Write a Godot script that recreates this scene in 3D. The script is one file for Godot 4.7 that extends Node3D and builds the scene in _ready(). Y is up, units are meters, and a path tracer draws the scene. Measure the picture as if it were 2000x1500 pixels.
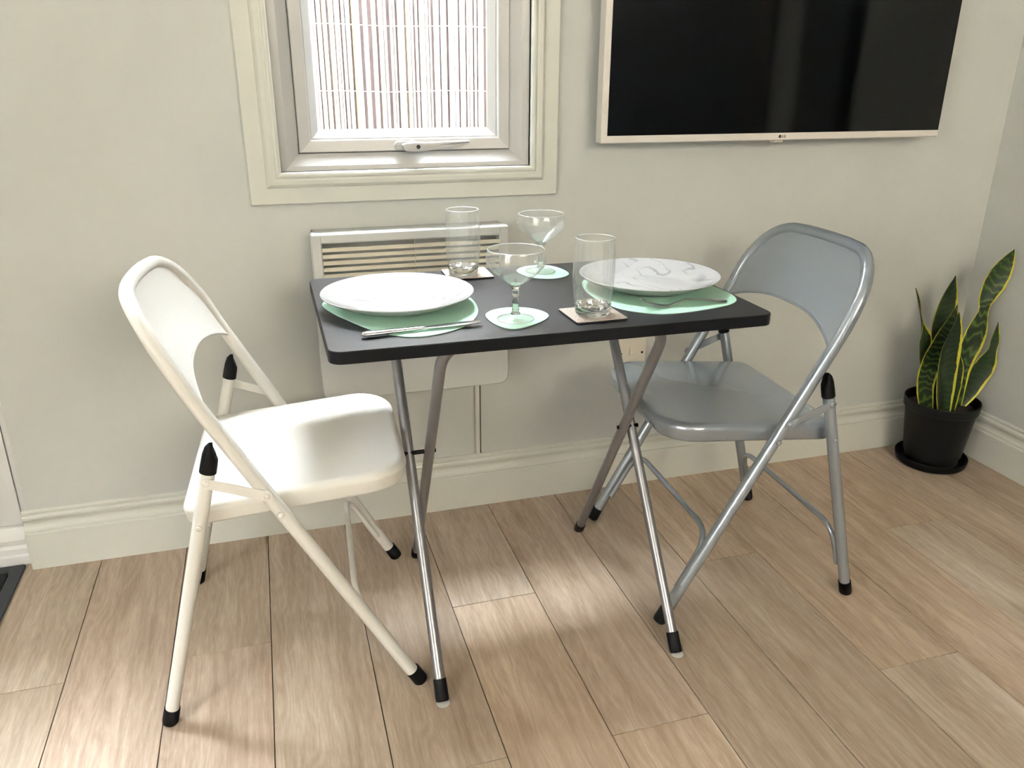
extends Node3D
# y up, metres. The skirting's front face is z = 0, the back wall's plaster z = -0.018; x runs right along the wall.

class MB:
	var v := PackedVector3Array()
	var t := PackedInt32Array()
	var uv := PackedVector2Array()
	var col := PackedColorArray()
	func add(p: Vector3, q := Vector2.ZERO) -> int:
		v.append(p); uv.append(q)
		return v.size() - 1
	func tri(a: int, b: int, c: int) -> void:
		t.append(a); t.append(b); t.append(c)
	func face(pts: Array) -> void:
		var k := []
		for p in pts: k.append(add(p))
		for i in range(1, k.size() - 1): tri(k[0], k[i], k[i + 1])
	func grid(rows: Array, wrap := false, uvs := []) -> void:
		var idx := []
		for i in rows.size():
			var r := []
			for j in rows[i].size(): r.append(add(rows[i][j], uvs[i][j] if uvs.size() else Vector2.ZERO))
			idx.append(r)
		for i in rows.size() - 1:
			var n: int = rows[i].size()
			for j in (n if wrap else n - 1):
				var k := (j + 1) % n
				tri(idx[i][j], idx[i][k], idx[i + 1][k]); tri(idx[i][j], idx[i + 1][k], idx[i + 1][j])
	func cap(ring: Array, flip := false) -> void:
		var m := Vector3.ZERO
		for p in ring: m += p
		var c := add(m / ring.size())
		var k := []
		for p in ring: k.append(add(p))
		for i in k.size():
			var j := (i + 1) % k.size()
			if flip: tri(c, k[j], k[i])
			else: tri(c, k[i], k[j])
	func box(a: Vector3, b: Vector3, c := 0.0) -> void:
		# a box from corner a to corner b with chamfered edges
		var lo := Vector3(minf(a.x, b.x), minf(a.y, b.y), minf(a.z, b.z))
		var hi := Vector3(maxf(a.x, b.x), maxf(a.y, b.y), maxf(a.z, b.z))
		var P := func(s: Vector3, n: int) -> Vector3:
			var p := Vector3()
			for k in 3:
				var ins: float = 0.0 if k == n else c
				p[k] = (hi[k] - ins) if s[k] > 0 else (lo[k] + ins)
			return p
		for n in 3:
			var e := (n + 1) % 3
			var f := (n + 2) % 3
			for s in [-1, 1]:
				var q := []
				for w in [[-1, -1], [1, -1], [1, 1], [-1, 1]]:
					var d := Vector3(); d[n] = s; d[e] = w[0]; d[f] = w[1]
					q.append(P.call(d, n))
				if s < 0: q.reverse()
				face(q)
		if c <= 0.0: return
		for n in 3:                       # edges along axis n
			var e := (n + 1) % 3
			var f := (n + 2) % 3
			for se in [-1, 1]:
				for sf in [-1, 1]:
					var d := Vector3(); d[e] = se; d[f] = sf
					var d1 := d; d1[n] = -1
					var d2 := d; d2[n] = 1
					var q := [P.call(d1, e), P.call(d2, e), P.call(d2, f), P.call(d1, f)]
					if se * sf > 0: q.reverse()
					face(q)
		for sx in [-1, 1]:
			for sy in [-1, 1]:
				for sz in [-1, 1]:
					var d := Vector3(sx, sy, sz)
					var q := [P.call(d, 0), P.call(d, 1), P.call(d, 2)]
					if sx * sy * sz < 0: q.reverse()
					face(q)
	func tube(path: Array, r: float, n := 14, caps := true) -> void:
		var rows := []
		var up := Vector3.ZERO
		for i in path.size():
			var d: Vector3 = (path[mini(i + 1, path.size() - 1)] - path[maxi(i - 1, 0)]).normalized()
			if i == 0: up = (Vector3.UP if absf(d.y) < 0.9 else Vector3.RIGHT)
			up = (up - d * up.dot(d)).normalized()
			var s := d.cross(up)
			var ring := []
			for k in n:
				var a := TAU * k / n
				ring.append(path[i] + (up * cos(a) + s * sin(a)) * r)
			rows.append(ring)
		grid(rows, true)
		if caps:
			cap(rows[0], true); cap(rows[-1])
	func lathe(prof: Array, n := 40, centre := Vector3.ZERO) -> void:
		# prof: [r, y], from the axis round and back to the axis
		var rows := []
		for p in prof:
			var ring := []
			for k in n:
				var a := TAU * k / n
				ring.append(centre + Vector3(p[0] * cos(a), p[1], p[0] * sin(a)))
			rows.append(ring)
		grid(rows, true)
	func slab(outline: Array, y0: float, y1: float, b := 0.0, seg := 3, bottom_in := 0.0, uvscale := 0.0, inner := 0) -> void:
		# outline: Vector2(x, z), star-shaped about its middle; edges rounded by b
		var n := outline.size()
		var area := 0.0
		for i in n: area += (outline[i] as Vector2).cross(outline[(i + 1) % n])
		var o := outline.duplicate()
		if area < 0: o.reverse()
		var nor := []
		for i in n:
			var d: Vector2 = (o[(i + 1) % n] - o[(i + n - 1) % n]).normalized()
			nor.append(Vector2(d.y, -d.x))
		var ring := func(ins: float, y: float) -> Array:
			var q := []
			for i in n:
				var p: Vector2 = o[i] - nor[i] * ins
				q.append(Vector3(p.x, y, p.y))
			return q
		var rows := []
		if b > 0:
			for k in seg + 1:
				var a := PI / 2 * k / seg
				rows.append(ring.call(b * (1 - sin(a)) + bottom_in, y0 + b * (1 - cos(a)) * 0.6))
			for k in seg + 1:
				var a := PI / 2 * k / seg
				rows.append(ring.call(b * (1 - cos(a)), y1 - b + b * sin(a)))
		else:
			rows = [ring.call(bottom_in, y0), ring.call(0.0, y1)]
		grid(rows, true)
		var top: Array = rows[-1]
		if b > 0:
			var m := Vector3.ZERO
			for p in top: m += p
			m /= n
			var base := v.size() - n
			for q in inner:
				var s := 1.0 - float(q + 1) / (inner + 1)
				for i in n: add(m.lerp(top[i], s))
				for i in n:
					var j := (i + 1) % n
					tri(base + i, base + j, base + n + j); tri(base + i, base + n + j, base + n + i)
				base += n
			var c := add(m)
			for i in n: tri(c, base + i, base + (i + 1) % n)
		else: cap(top)
		cap(rows[0], true)
		if uvscale > 0:
			for i in v.size(): uv[i] = Vector2(v[i].x, v[i].z) * uvscale
	func mesh(closed := true) -> ArrayMesh:
		if closed:
			var vol := 0.0
			for i in range(0, t.size(), 3): vol += v[t[i]].dot(v[t[i + 1]].cross(v[t[i + 2]]))
			if vol < 0:
				for i in range(0, t.size(), 3):
					var s := t[i + 1]; t[i + 1] = t[i + 2]; t[i + 2] = s
		var nor := PackedVector3Array(); nor.resize(v.size())
		for i in range(0, t.size(), 3):
			var f := (v[t[i + 1]] - v[t[i]]).cross(v[t[i + 2]] - v[t[i]])
			for k in 3: nor[t[i + k]] += f
		for i in nor.size(): nor[i] = nor[i].normalized() if nor[i].length_squared() > 1e-24 else Vector3.UP
		var out := PackedInt32Array(); out.resize(t.size())
		for i in range(0, t.size(), 3):
			out[i] = t[i]; out[i + 1] = t[i + 2]; out[i + 2] = t[i + 1]
		var a := []; a.resize(Mesh.ARRAY_MAX)
		a[Mesh.ARRAY_VERTEX] = v; a[Mesh.ARRAY_NORMAL] = nor; a[Mesh.ARRAY_TEX_UV] = uv; a[Mesh.ARRAY_INDEX] = out
		if col.size() == v.size(): a[Mesh.ARRAY_COLOR] = col
		var m := ArrayMesh.new()
		m.add_surface_from_arrays(Mesh.PRIMITIVE_TRIANGLES, a)
		return m

# ---------------------------------------------------------------- helpers
var M := {}
var used := {}
var rng := RandomNumberGenerator.new()

func numbered(n: String) -> String:
	used[n] = used.get(n, -1) + 1
	return n if used[n] == 0 else "%s_%03d" % [n, used[n]]

func obj(called: String, m: Mesh, mat: Material, parent: Node3D = null, at := Vector3.ZERO) -> MeshInstance3D:
	var o := MeshInstance3D.new()
	o.mesh = m
	o.material_override = mat
	o.position = at
	o.cast_shadow = GeometryInstance3D.SHADOW_CASTING_SETTING_ON
	o.name = numbered(called) if parent == null else called
	if parent == null: add_child(o)
	else: parent.add_child(o, true)
	return o

func thing(called: String, label: String, category: String, at := Vector3.ZERO, group := "") -> Node3D:
	var o := Node3D.new()
	o.name = numbered(called)
	add_child(o)
	o.position = at
	tag(o, label, category, group)
	return o

func tag(o: Node, label: String, category: String, group := "") -> void:
	o.set_meta("label", label)
	o.set_meta("category", category)
	if group: o.set_meta("group", group)

func structure(o: Node, label := "", category := "") -> Node:
	o.set_meta("kind", "structure")
	if label: o.set_meta("label", label)
	if category: o.set_meta("category", category)
	return o

func setting(called: String, label: String, category: String) -> Node3D:
	var o := Node3D.new()
	o.name = called
	add_child(o)
	structure(o, label, category)
	return o

func mat(name_: String, c: Color, rough := 0.6, metal := 0.0, spec := 0.5) -> StandardMaterial3D:
	var m := StandardMaterial3D.new()
	m.resource_name = name_
	m.albedo_color = c
	m.roughness = rough
	m.metallic = metal
	m.metallic_specular = spec
	M[name_] = m
	return m

func noise(freq: float, sd: int, octaves := 3) -> FastNoiseLite:
	var n := FastNoiseLite.new()
	n.noise_type = FastNoiseLite.TYPE_SIMPLEX_SMOOTH
	n.frequency = freq
	n.seed = sd
	n.fractal_octaves = octaves
	return n

func mottled(m: StandardMaterial3D, freq: float, sd: int, lo: float, scale: float, bump := 0.0) -> void:
	var g := Gradient.new()
	g.set_color(0, Color(lo, lo, lo)); g.set_color(1, Color.WHITE)
	var t := NoiseTexture2D.new()
	t.width = 512; t.height = 512; t.seamless = true
	t.noise = noise(freq, sd, 4); t.color_ramp = g
	m.albedo_texture = t
	m.uv1_triplanar = true; m.uv1_world_triplanar = true
	m.uv1_scale = Vector3.ONE * scale
	if bump > 0:
		var b := NoiseTexture2D.new()
		b.width = 512; b.height = 512; b.seamless = true; b.as_normal_map = true; b.bump_strength = 4.0
		b.noise = noise(freq * 2, sd + 7, 3)
		m.normal_enabled = true; m.normal_texture = b; m.normal_scale = bump

func arc(pts: Array, radii: Array, seg := 6) -> Array:
	# an open polyline with its inner corners rounded
	var out := [pts[0]]
	for i in range(1, pts.size() - 1):
		var p: Vector3 = pts[i]
		var a: Vector3 = (pts[i - 1] - p).normalized()
		var b: Vector3 = (pts[i + 1] - p).normalized()
		var r: float = radii[i - 1]
		for k in seg + 1:
			var s := float(k) / seg
			var q0 := p + a * r * (1 - s)
			var q1 := p + b * r * s
			out.append(q0.lerp(q1, s))
	out.append(pts[-1])
	return out

func spline(pts: Array, seg := 6) -> Array:
	# closed Catmull-Rom through Vector2 points
	var out := []
	var n := pts.size()
	for i in n:
		for k in seg:
			out.append((pts[i] as Vector2).cubic_interpolate(pts[(i + 1) % n], pts[(i + n - 1) % n], pts[(i + 2) % n], float(k) / seg))
	return out

func round_rect(x0: float, z0: float, x1: float, z1: float, r: Array, seg := 6) -> Array:
	# corners in the order (x0,z0) (x1,z0) (x1,z1) (x0,z1)
	var out := []
	var c := [Vector2(x0 + r[0], z0 + r[0]), Vector2(x1 - r[1], z0 + r[1]), Vector2(x1 - r[2], z1 - r[2]), Vector2(x0 + r[3], z1 - r[3])]
	for i in 4:
		for k in seg + 1:
			var a := PI + PI / 2 * i + PI / 2 * k / seg
			out.append(c[i] + Vector2(cos(a), sin(a)) * r[i])
	return out

func prism_x(prof: Array, x0: float, x1: float) -> MB:
	# prof: Vector2(z, y), extruded along x with hard edges
	var b := MB.new()
	for i in prof.size():
		var p: Vector2 = prof[i]
		var q: Vector2 = prof[(i + 1) % prof.size()]
		b.face([Vector3(x0, p.y, p.x), Vector3(x0, q.y, q.x), Vector3(x1, q.y, q.x), Vector3(x1, p.y, p.x)])
	var ea := []
	var eb := []
	var poly := PackedVector2Array(prof)
	var tr := Geometry2D.triangulate_polygon(poly)
	for i in range(0, tr.size(), 3):
		var f := [poly[tr[i]], poly[tr[i + 1]], poly[tr[i + 2]]]
		if (f[1] - f[0]).cross(f[2] - f[0]) < 0: f.reverse()
		ea = []; eb = []
		for p in f:
			ea.append(Vector3(x0, p.y, p.x)); eb.append(Vector3(x1, p.y, p.x))
		var area := 0.0
		for k in poly.size(): area += poly[k].cross(poly[(k + 1) % poly.size()])
		if area > 0: eb.reverse()
		else: ea.reverse()
		b.face(ea); b.face(eb)
	return b

# ---------------------------------------------------------------- materials
func wood_texture() -> ImageTexture:
	# four strips of oak, grain along v
	var W := 768
	var H := 1536
	var layer := func(freq: float, sd: int, squash: int, oct: int) -> PackedByteArray:
		var im: Image = noise(freq, sd, oct).get_image(W, H / squash, false, false, true)
		im.convert(Image.FORMAT_L8)
		im.resize(W, H, Image.INTERPOLATE_CUBIC)
		return im.get_data()
	var coarse: PackedByteArray = layer.call(0.012, 3, 12, 3)
	var streak: PackedByteArray = layer.call(0.05, 11, 24, 3)
	var fine: PackedByteArray = layer.call(0.22, 23, 16, 2)
	var pores: PackedByteArray = layer.call(0.3, 31, 10, 1)
	var warp: PackedByteArray = layer.call(0.02, 41, 6, 2)
	var data := PackedByteArray(); data.resize(W * H * 3)
	var sw := W / 4
	var dark := Vector3(139, 120, 101)
	var lite := Vector3(194, 180, 162)
	var cy := [[0.25, 0.8], [0.55, 1.1], [0.1, 0.62], [0.35, 0.9]]
	var knots := [[0.32, 0.22, 0.4], [1.7, 0.71, 0.5], [2.4, 0.4, 0.7], [3.6, 0.15, 0.4], [0.7, 0.9, 0.4]]
	for y in H:
		var fy := float(y) / H
		for x in W:
			var i := y * W + x
			var s := x / sw
			var fx := float(x % sw) / sw
			var w := (warp[i] - 128) / 128.0
			var c0: Array = cy[s]
			var d0 := Vector2((fx - 0.5 + w * 0.10) * 1.0, (fy - c0[0]) * 0.55).length()
			var d1 := Vector2((fx - 0.45 + w * 0.10) * 1.1, (fy - c0[1]) * 0.6).length()
			var ring := sin(minf(d0, d1) * 75.0 + w * 2.5)
			var k := 0.56 + (coarse[i] - 128) / 128.0 * 0.24 + (streak[i] - 128) / 128.0 * 0.15 + (fine[i] - 128) / 128.0 * 0.16 + ring * 0.085
			if pores[i] > 178: k += 0.10
			for q in knots:
				var dk := Vector2(float(x) / sw - q[0], (fy - q[1]) * 4.2 * q[2] * 2.0).length()
				if dk < 0.16: k -= (0.16 - dk) * 2.2
			k = clampf(k, 0.0, 1.0)
			var c := dark.lerp(lite, k)
			data[i * 3] = int(c.x); data[i * 3 + 1] = int(c.y); data[i * 3 + 2] = int(c.z)
	return ImageTexture.create_from_image(Image.create_from_data(W, H, false, Image.FORMAT_RGB8, data))

func marble_texture() -> ImageTexture:
	var S := 512
	var n1 := noise(0.0042, 5, 2)
	var n2 := noise(0.011, 9, 3)
	var im := Image.create(S, S, false, Image.FORMAT_RGB8)
	for y in S:
		for x in S:
			var w := n2.get_noise_2d(x, y) * 28.0
			var a := absf(n1.get_noise_2d(x + y * 0.6 + w, y * 1.9 - x * 0.4 + w))
			var vein := pow(clampf(1.0 - a / 0.13, 0.0, 1.0), 1.6) * clampf(0.5 + n2.get_noise_2d(x * 0.6 + 300, y * 0.6), 0.0, 1.0)
			var cloud := clampf(n1.get_noise_2d(x * 0.7 + 900, y * 0.7) * 0.5 + 0.2, 0.0, 1.0)
			var k := 0.72 - vein * 0.15 - cloud * 0.07
			im.set_pixel(x, y, Color(k, k, k * 0.995))
	return ImageTexture.create_from_image(im)

func leaf_texture(pale: float) -> ImageTexture:
	# u across the leaf, v along it: dark green with pale cross bands, yellow margins
	var im := Image.create(128, 512, false, Image.FORMAT_RGB8)
	var n := noise(0.02, 77, 3)
	for y in 512:
		for x in 128:
			var u := x / 127.0
			var e := minf(u, 1 - u)
			var band := sin(y * 0.22 + n.get_noise_2d(x * 0.5, y * 0.4) * 5.0) * 0.5 + 0.5
			var c := Color(0.075, 0.125, 0.065).lerp(Color(0.27, 0.35, 0.16), pow(band, 2.6) * pale)
			if e < 0.075 + n.get_noise_2d(y * 0.5, 40) * 0.05: c = Color(0.66, 0.64, 0.22)
			im.set_pixel(x, y, c)
	return ImageTexture.create_from_image(im)

func make_materials() -> void:
	var wall := mat("wall paint", Color(0.803, 0.814, 0.797), 0.62)
	mottled(wall, 0.01, 1, 0.97, 0.6)
	mat("ceiling paint", Color(0.92, 0.91, 0.88), 0.8)
	var gloss := mat("skirting paint", Color(0.855, 0.86, 0.825), 0.32)
	mottled(gloss, 0.008, 4, 0.965, 0.8, 0.05)
	mat("upvc", Color(0.77, 0.77, 0.765), 0.3)
	mat("door upvc", Color(0.92, 0.92, 0.915), 0.28)
	mat("window seal", Color(0.16, 0.16, 0.16), 0.6)
	var wt := wood_texture()
	var tints := [Color(1, 1, 1), Color(0.95, 0.94, 0.93), Color(1.0, 0.975, 0.95), Color(0.92, 0.905, 0.89), Color(0.98, 0.96, 0.955)]
	for i in 5:
		var w := mat("oak %d" % i, tints[i], 0.46)
		w.albedo_texture = wt
	mat("floor joint", Color(0.20, 0.15, 0.12), 0.9)
	var wc := mat("white chair enamel", Color(0.895, 0.89, 0.865), 0.3)
	mat("grey chair enamel", Color(0.63, 0.66, 0.685), 0.23, 0.62, 0.5)
	mat("black rubber", Color(0.03, 0.033, 0.042), 0.5, 0.0, 0.22)
	mat("clear pad", Color(0.8, 0.8, 0.78), 0.4)
	var tt := mat("table laminate", Color(0.06, 0.066, 0.08), 0.42, 0.0, 0.6)
	mottled(tt, 0.25, 21, 0.72, 6.0, 0.12)
	mat("table edge", Color(0.035, 0.04, 0.055), 0.5, 0.0, 0.22)
	mat("steel tube", Color(0.56, 0.56, 0.57), 0.33, 0.75)
	mat("cutlery steel", Color(0.82, 0.82, 0.83), 0.16, 1.0)
	mat("heater enamel", Color(0.80, 0.81, 0.80), 0.45)
	mat("heater slat", Color(0.79, 0.77, 0.70), 0.5)
	mat("socket white", Color(0.86, 0.84, 0.79), 0.35)
	mat("tv white", Color(0.90, 0.88, 0.85), 0.35)
	mat("tv screen", Color(0.018, 0.022, 0.030), 0.08, 0.0, 0.36)
	mat("logo", Color(0.12, 0.11, 0.10), 0.5)
	var mt := mat("mint leather", Color(0.70, 0.87, 0.78), 0.5)
	mottled(mt, 0.12, 55, 0.96, 8.0, 0.1)
	mat("mint edge", Color(0.34, 0.38, 0.37), 0.7)
	var pl := mat("marble glaze", Color(1, 1, 1), 0.14)
	pl.albedo_texture = marble_texture()
	pl.uv1_scale = Vector3(3.2, 3.2, 1)
	var ck := mat("coaster print", Color(0.80, 0.75, 0.70), 0.55)
	mottled(ck, 0.06, 66, 0.72, 6.0)
	mat("coaster base", Color(0.05, 0.045, 0.045), 0.8)
	var gm := mat("solid glass", Color(0.99, 1.0, 0.995, 0.0), 0.0)
	gm.transparency = BaseMaterial3D.TRANSPARENCY_ALPHA
	gm.refraction_enabled = true
	gm.refraction_scale = 0.05
	var tg := mat("thin glass", Color(0.95, 0.985, 0.975, 0.07), 0.0)
	tg.transparency = BaseMaterial3D.TRANSPARENCY_ALPHA
	var rg := mat("rim highlight", Color(0.95, 0.97, 0.965, 0.5), 0.05)  # half-opaque white puts the bright sky highlight into the rim colour
	rg.transparency = BaseMaterial3D.TRANSPARENCY_ALPHA
	var pane := mat("window glass", Color(0.97, 0.99, 0.98, 0.02), 0.0)
	pane.transparency = BaseMaterial3D.TRANSPARENCY_ALPHA
	mat("pot plastic", Color(0.045, 0.05, 0.058), 0.5, 0.0, 0.25)
	var so := mat("soil", Color(0.11, 0.085, 0.065), 0.95)
	var lf := mat("snake plant leaf", Color(1, 1, 1), 0.42, 0.0, 0.3)
	lf.albedo_texture = leaf_texture(0.28)
	lf = mat("banded snake plant leaf", Color(1, 1, 1), 0.42, 0.0, 0.3)
	lf.albedo_texture = leaf_texture(0.9)
	var rd := mat("reed cane", Color(0.90, 0.87, 0.84), 0.6)
	mottled(rd, 0.02, 88, 0.85, 1.0)
	mat("reed stained", Color(0.88, 0.80, 0.58), 0.6)
	mat("reed dark", Color(0.60, 0.46, 0.47), 0.6)
	mat("wire", Color(0.66, 0.60, 0.55), 0.5)
	var fm := mat("mat ribbed", Color(0.055, 0.06, 0.085), 0.95)
	mottled(fm, 0.2, 91, 0.6, 8.0, 0.5)
	mat("mat border", Color(0.20, 0.215, 0.225), 0.85)
	var pv := mat("paving", Color(0.62, 0.60, 0.56), 0.9)
	mottled(pv, 0.03, 93, 0.75, 0.7)
	mat("warm blocker", Color(0.66, 0.61, 0.54), 0.9)  # for the added wall opposite; warm tone tints the daylight it sends in
	mat("render", Color(0.62, 0.60, 0.57), 0.9)
	mat("gap backing", Color(0.55, 0.48, 0.48), 0.9)  # tone of the added sheet that darkens the gaps between canes
	mat("dim room tone", Color(0.20, 0.225, 0.26), 0.7)  # dimness of the room beyond, put into the colour
	mat("hall darkness", Color(0.05, 0.05, 0.055), 0.9)  # near-black: the darkness of the unlit hall is put into the colour
	mat("brown timber", Color(0.20, 0.145, 0.115), 0.6)

# ---------------------------------------------------------------- the place
const XR := 2.696      # right wall
const XL := -1.15      # left wall
const ZF := 3.9        # wall behind the camera
const HC := 2.42       # ceiling
const WALL := -0.018
const WX0 := 0.741     # window opening
const WX1 := 1.303
const WY0 := 0.884
const WY1 := 2.03
const FX0 := 0.9      # window behind the camera
const FX1 := 2.6
const FY0 := 1.5
const FY1 := 2.34
const DX0 := -0.82     # glazed door opening
const DX1 := 0.108
const DY1 := 2.08

func _ready() -> void:
	rng.seed = 7
	var cam := Camera3D.new()
	cam.name = "camera"
	cam.transform = Transform3D(Basis(Vector3(0.958073, 0.004645, 0.286487), Vector3(0.099936, 0.931661, -0.349314), Vector3(-0.268531, 0.363299, 0.892135)).orthonormalized(), Vector3(0.70564, 1.09235, 1.84648))
	cam.fov = rad_to_deg(2.0 * atan(750.0 / 1574.8))
	cam.near = 0.05
	add_child(cam)
	cam.current = true
	var env := Environment.new()
	var sky := Sky.new()
	var sm := ProceduralSkyMaterial.new()
	sm.sky_top_color = Color(0.94, 0.97, 1.0)
	sm.sky_horizon_color = Color(0.985, 0.99, 1.0)
	sm.ground_bottom_color = Color(0.45, 0.43, 0.40)
	sm.ground_horizon_color = Color(0.6, 0.6, 0.58)
	sky.sky_material = sm
	env.background_mode = Environment.BG_SKY
	env.sky = sky
	env.background_energy_multiplier = 172.0
	env.tonemap_mode = Environment.TONE_MAPPER_LINEAR
	env.tonemap_exposure = 1.12
	env.sdfgi_enabled = true
	env.ssao_enabled = true
	env.ssil_enabled = true
	var we := WorldEnvironment.new()
	we.name = "daylight"
	we.environment = env
	add_child(we)

	make_materials()
	build_room()
	build_floor()
	build_skirting()
	build_window()
	build_door()
	build_outside()
	build_tv()
	build_heater()
	build_table()
	build_chair("folding_chair", "white enamelled steel folding chair at the left end of the table", Vector3(0.683, 0, 0.388), 0.05, M["white chair enamel"])
	build_chair("folding_chair", "glossy grey steel folding chair under the television", Vector3(1.650, 0, 0.377), PI + 0.05, M["grey chair enamel"])
	build_tableware()
	build_plant()
	build_small()

func build_room() -> void:
	var b := MB.new()
	var zb := -0.26
	b.box(Vector3(DX1, -0.15, WALL), Vector3(WX0, HC, zb))
	b.box(Vector3(WX0, -0.15, WALL), Vector3(WX1, WY0, zb))
	b.box(Vector3(WX0, WY1, WALL), Vector3(WX1, HC, zb))
	b.box(Vector3(WX1, -0.15, WALL), Vector3(XR + 0.2, HC, zb))
	b.box(Vector3(DX0, DY1, WALL), Vector3(DX1, HC, zb))
	b.box(Vector3(XL - 0.2, -0.15, WALL), Vector3(DX0, HC, zb))
	structure(obj("wall_back", b.mesh(), M["wall paint"]), "cream painted wall behind the table with the window", "wall")
	b = MB.new()
	b.box(Vector3(XR, -0.15, zb), Vector3(XR + 0.2, HC, 0.77))
	b.box(Vector3(XR, 2.0, 0.77), Vector3(XR + 0.2, HC, 1.12))
	b.box(Vector3(XR, -0.15, 1.12), Vector3(XR + 0.2, HC, ZF + 0.2))
	structure(obj("wall_right", b.mesh(), M["wall paint"]), "cream side wall behind the snake plant", "wall")
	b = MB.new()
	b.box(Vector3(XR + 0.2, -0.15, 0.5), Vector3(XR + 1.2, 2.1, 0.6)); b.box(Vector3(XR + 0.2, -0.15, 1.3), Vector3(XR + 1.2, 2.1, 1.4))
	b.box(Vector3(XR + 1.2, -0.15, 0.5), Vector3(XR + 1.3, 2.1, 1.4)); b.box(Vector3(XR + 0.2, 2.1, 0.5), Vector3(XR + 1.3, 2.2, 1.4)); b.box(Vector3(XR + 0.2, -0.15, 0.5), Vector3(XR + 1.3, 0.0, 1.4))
	structure(obj("wall_hall", b.mesh(), M["hall darkness"]), "hall beyond the doorway, its darkness put into the wall colour", "wall")
	b = MB.new(); b.box(Vector3(XR - 0.03, 0.0, 1.28), Vector3(XR, 2.05, 1.42), 0.003)
	structure(obj("trim_2", b.mesh(), M["brown timber"]), "dark timber door post on the side wall", "trim")
	b = MB.new(); b.box(Vector3(XR - 0.02, 0.0, 1.42), Vector3(XR, HC, ZF), 0.0)  # added panel, coloured to mirror as a dim room in the screen
	structure(obj("wall_dim_stand_in", b.mesh(), M["dim room tone"]), "added dark panel standing in for the dim room mirrored in the screen", "wall")
	b = MB.new()
	var lz0 := 1.9
	var lz1 := 3.5
	b.box(Vector3(XL, -0.15, zb), Vector3(XL - 0.2, HC, lz0))
	b.box(Vector3(XL, -0.15, lz0), Vector3(XL - 0.2, 0.75, lz1))
	b.box(Vector3(XL, 2.05, lz0), Vector3(XL - 0.2, HC, lz1))
	b.box(Vector3(XL, -0.15, lz1), Vector3(XL - 0.2, HC, ZF + 0.2))
	structure(obj("wall_left", b.mesh(), M["wall paint"]), "cream side wall with a garden window", "wall")
	var w := setting("window_2", "garden window in the side wall", "window")
	b = MB.new()
	for z in [lz0, (lz0 + lz1) / 2 - 0.03, lz1 - 0.06]: b.box(Vector3(XL - 0.05, 0.75, z), Vector3(XL - 0.12, 2.05, z + 0.06), 0.004)
	b.box(Vector3(XL - 0.05, 0.75, lz0), Vector3(XL - 0.12, 0.81, lz1), 0.004); b.box(Vector3(XL - 0.05, 1.99, lz0), Vector3(XL - 0.12, 2.05, lz1), 0.004)
	obj("window_frame", b.mesh(), M["upvc"], w)
	b = MB.new(); b.box(Vector3(XL - 0.083, 0.8, lz0 + 0.05), Vector3(XL - 0.087, 2.0, lz1 - 0.05))
	obj("pane", b.mesh(), M["window glass"], w)
	b = MB.new()
	b.box(Vector3(XL - 0.2, -0.15, ZF), Vector3(FX0, HC, ZF + 0.2)); b.box(Vector3(FX1, -0.15, ZF), Vector3(XR + 0.2, HC, ZF + 0.2))
	b.box(Vector3(FX0, -0.15, ZF), Vector3(FX1, FY0, ZF + 0.2)); b.box(Vector3(FX0, FY1, ZF), Vector3(FX1, HC, ZF + 0.2))
	structure(obj("wall_front", b.mesh(), M["wall paint"]), "cream wall behind the camera", "wall")
	w = setting("window_3", "wide window in the wall behind the camera", "window")
	b = frame_ring(FX0 + 0.06, FY0 + 0.06, FX1 - 0.06, FY1 - 0.06, [Vector2(0, ZF + 0.05), Vector2(0, ZF + 0.12), Vector2(0.06, ZF + 0.12), Vector2(0.06, ZF + 0.05)])
	obj("window_frame", b.mesh(), M["upvc"], w)
	b = MB.new(); b.box(Vector3(FX0 + 0.05, FY0 + 0.05, ZF + 0.083), Vector3(FX1 - 0.05, FY1 - 0.05, ZF + 0.087))
	obj("pane", b.mesh(), M["window glass"], w)
	b = MB.new(); b.box(Vector3(XL - 0.2, HC, -0.26), Vector3(XR + 0.2, HC + 0.15, ZF + 0.2))
	structure(obj("ceiling", b.mesh(), M["ceiling paint"]), "flat white ceiling", "ceiling")
	b = MB.new(); b.box(Vector3(XL - 0.5, HC, -0.26), Vector3(XR + 0.5, HC + 0.12, -0.40))
	structure(obj("roof_eaves", b.mesh(), M["upvc"]), "white roof eaves above the window outside", "roof")

func plank_mesh(L: float, W: float, u0: float, v0: float, fu: bool) -> ArrayMesh:
	# a board, its long edges along z, with fine bevels at the joints
	var b := MB.new()
	var c := 0.0004
	var g := 0.0009
	var ring := func(i: float, y: float) -> Array:
		return [Vector3(i, y, i), Vector3(W - i, y, i), Vector3(W - i, y, L - i), Vector3(i, y, L - i)]
	var r0: Array = ring.call(g, -0.012)
	var r1: Array = ring.call(g, -c)
	var r2: Array = ring.call(g + c, 0.0)
	for k in 4:
		var j := (k + 1) % 4
		b.face([r0[k], r0[j], r1[j], r1[k]])
		b.face([r1[k], r1[j], r2[j], r2[k]])
	b.face(r2)
	b.face([r0[3], r0[2], r0[1], r0[0]])
	for i in b.v.size():
		var u := b.v[i].x / W * 0.25
		b.uv[i] = Vector2(u0 + 0.002 + 0.992 * (0.25 - u if fu else u), lerpf(v0, 1.0 - v0, b.v[i].z / 1.3))
	return b.mesh()

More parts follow.
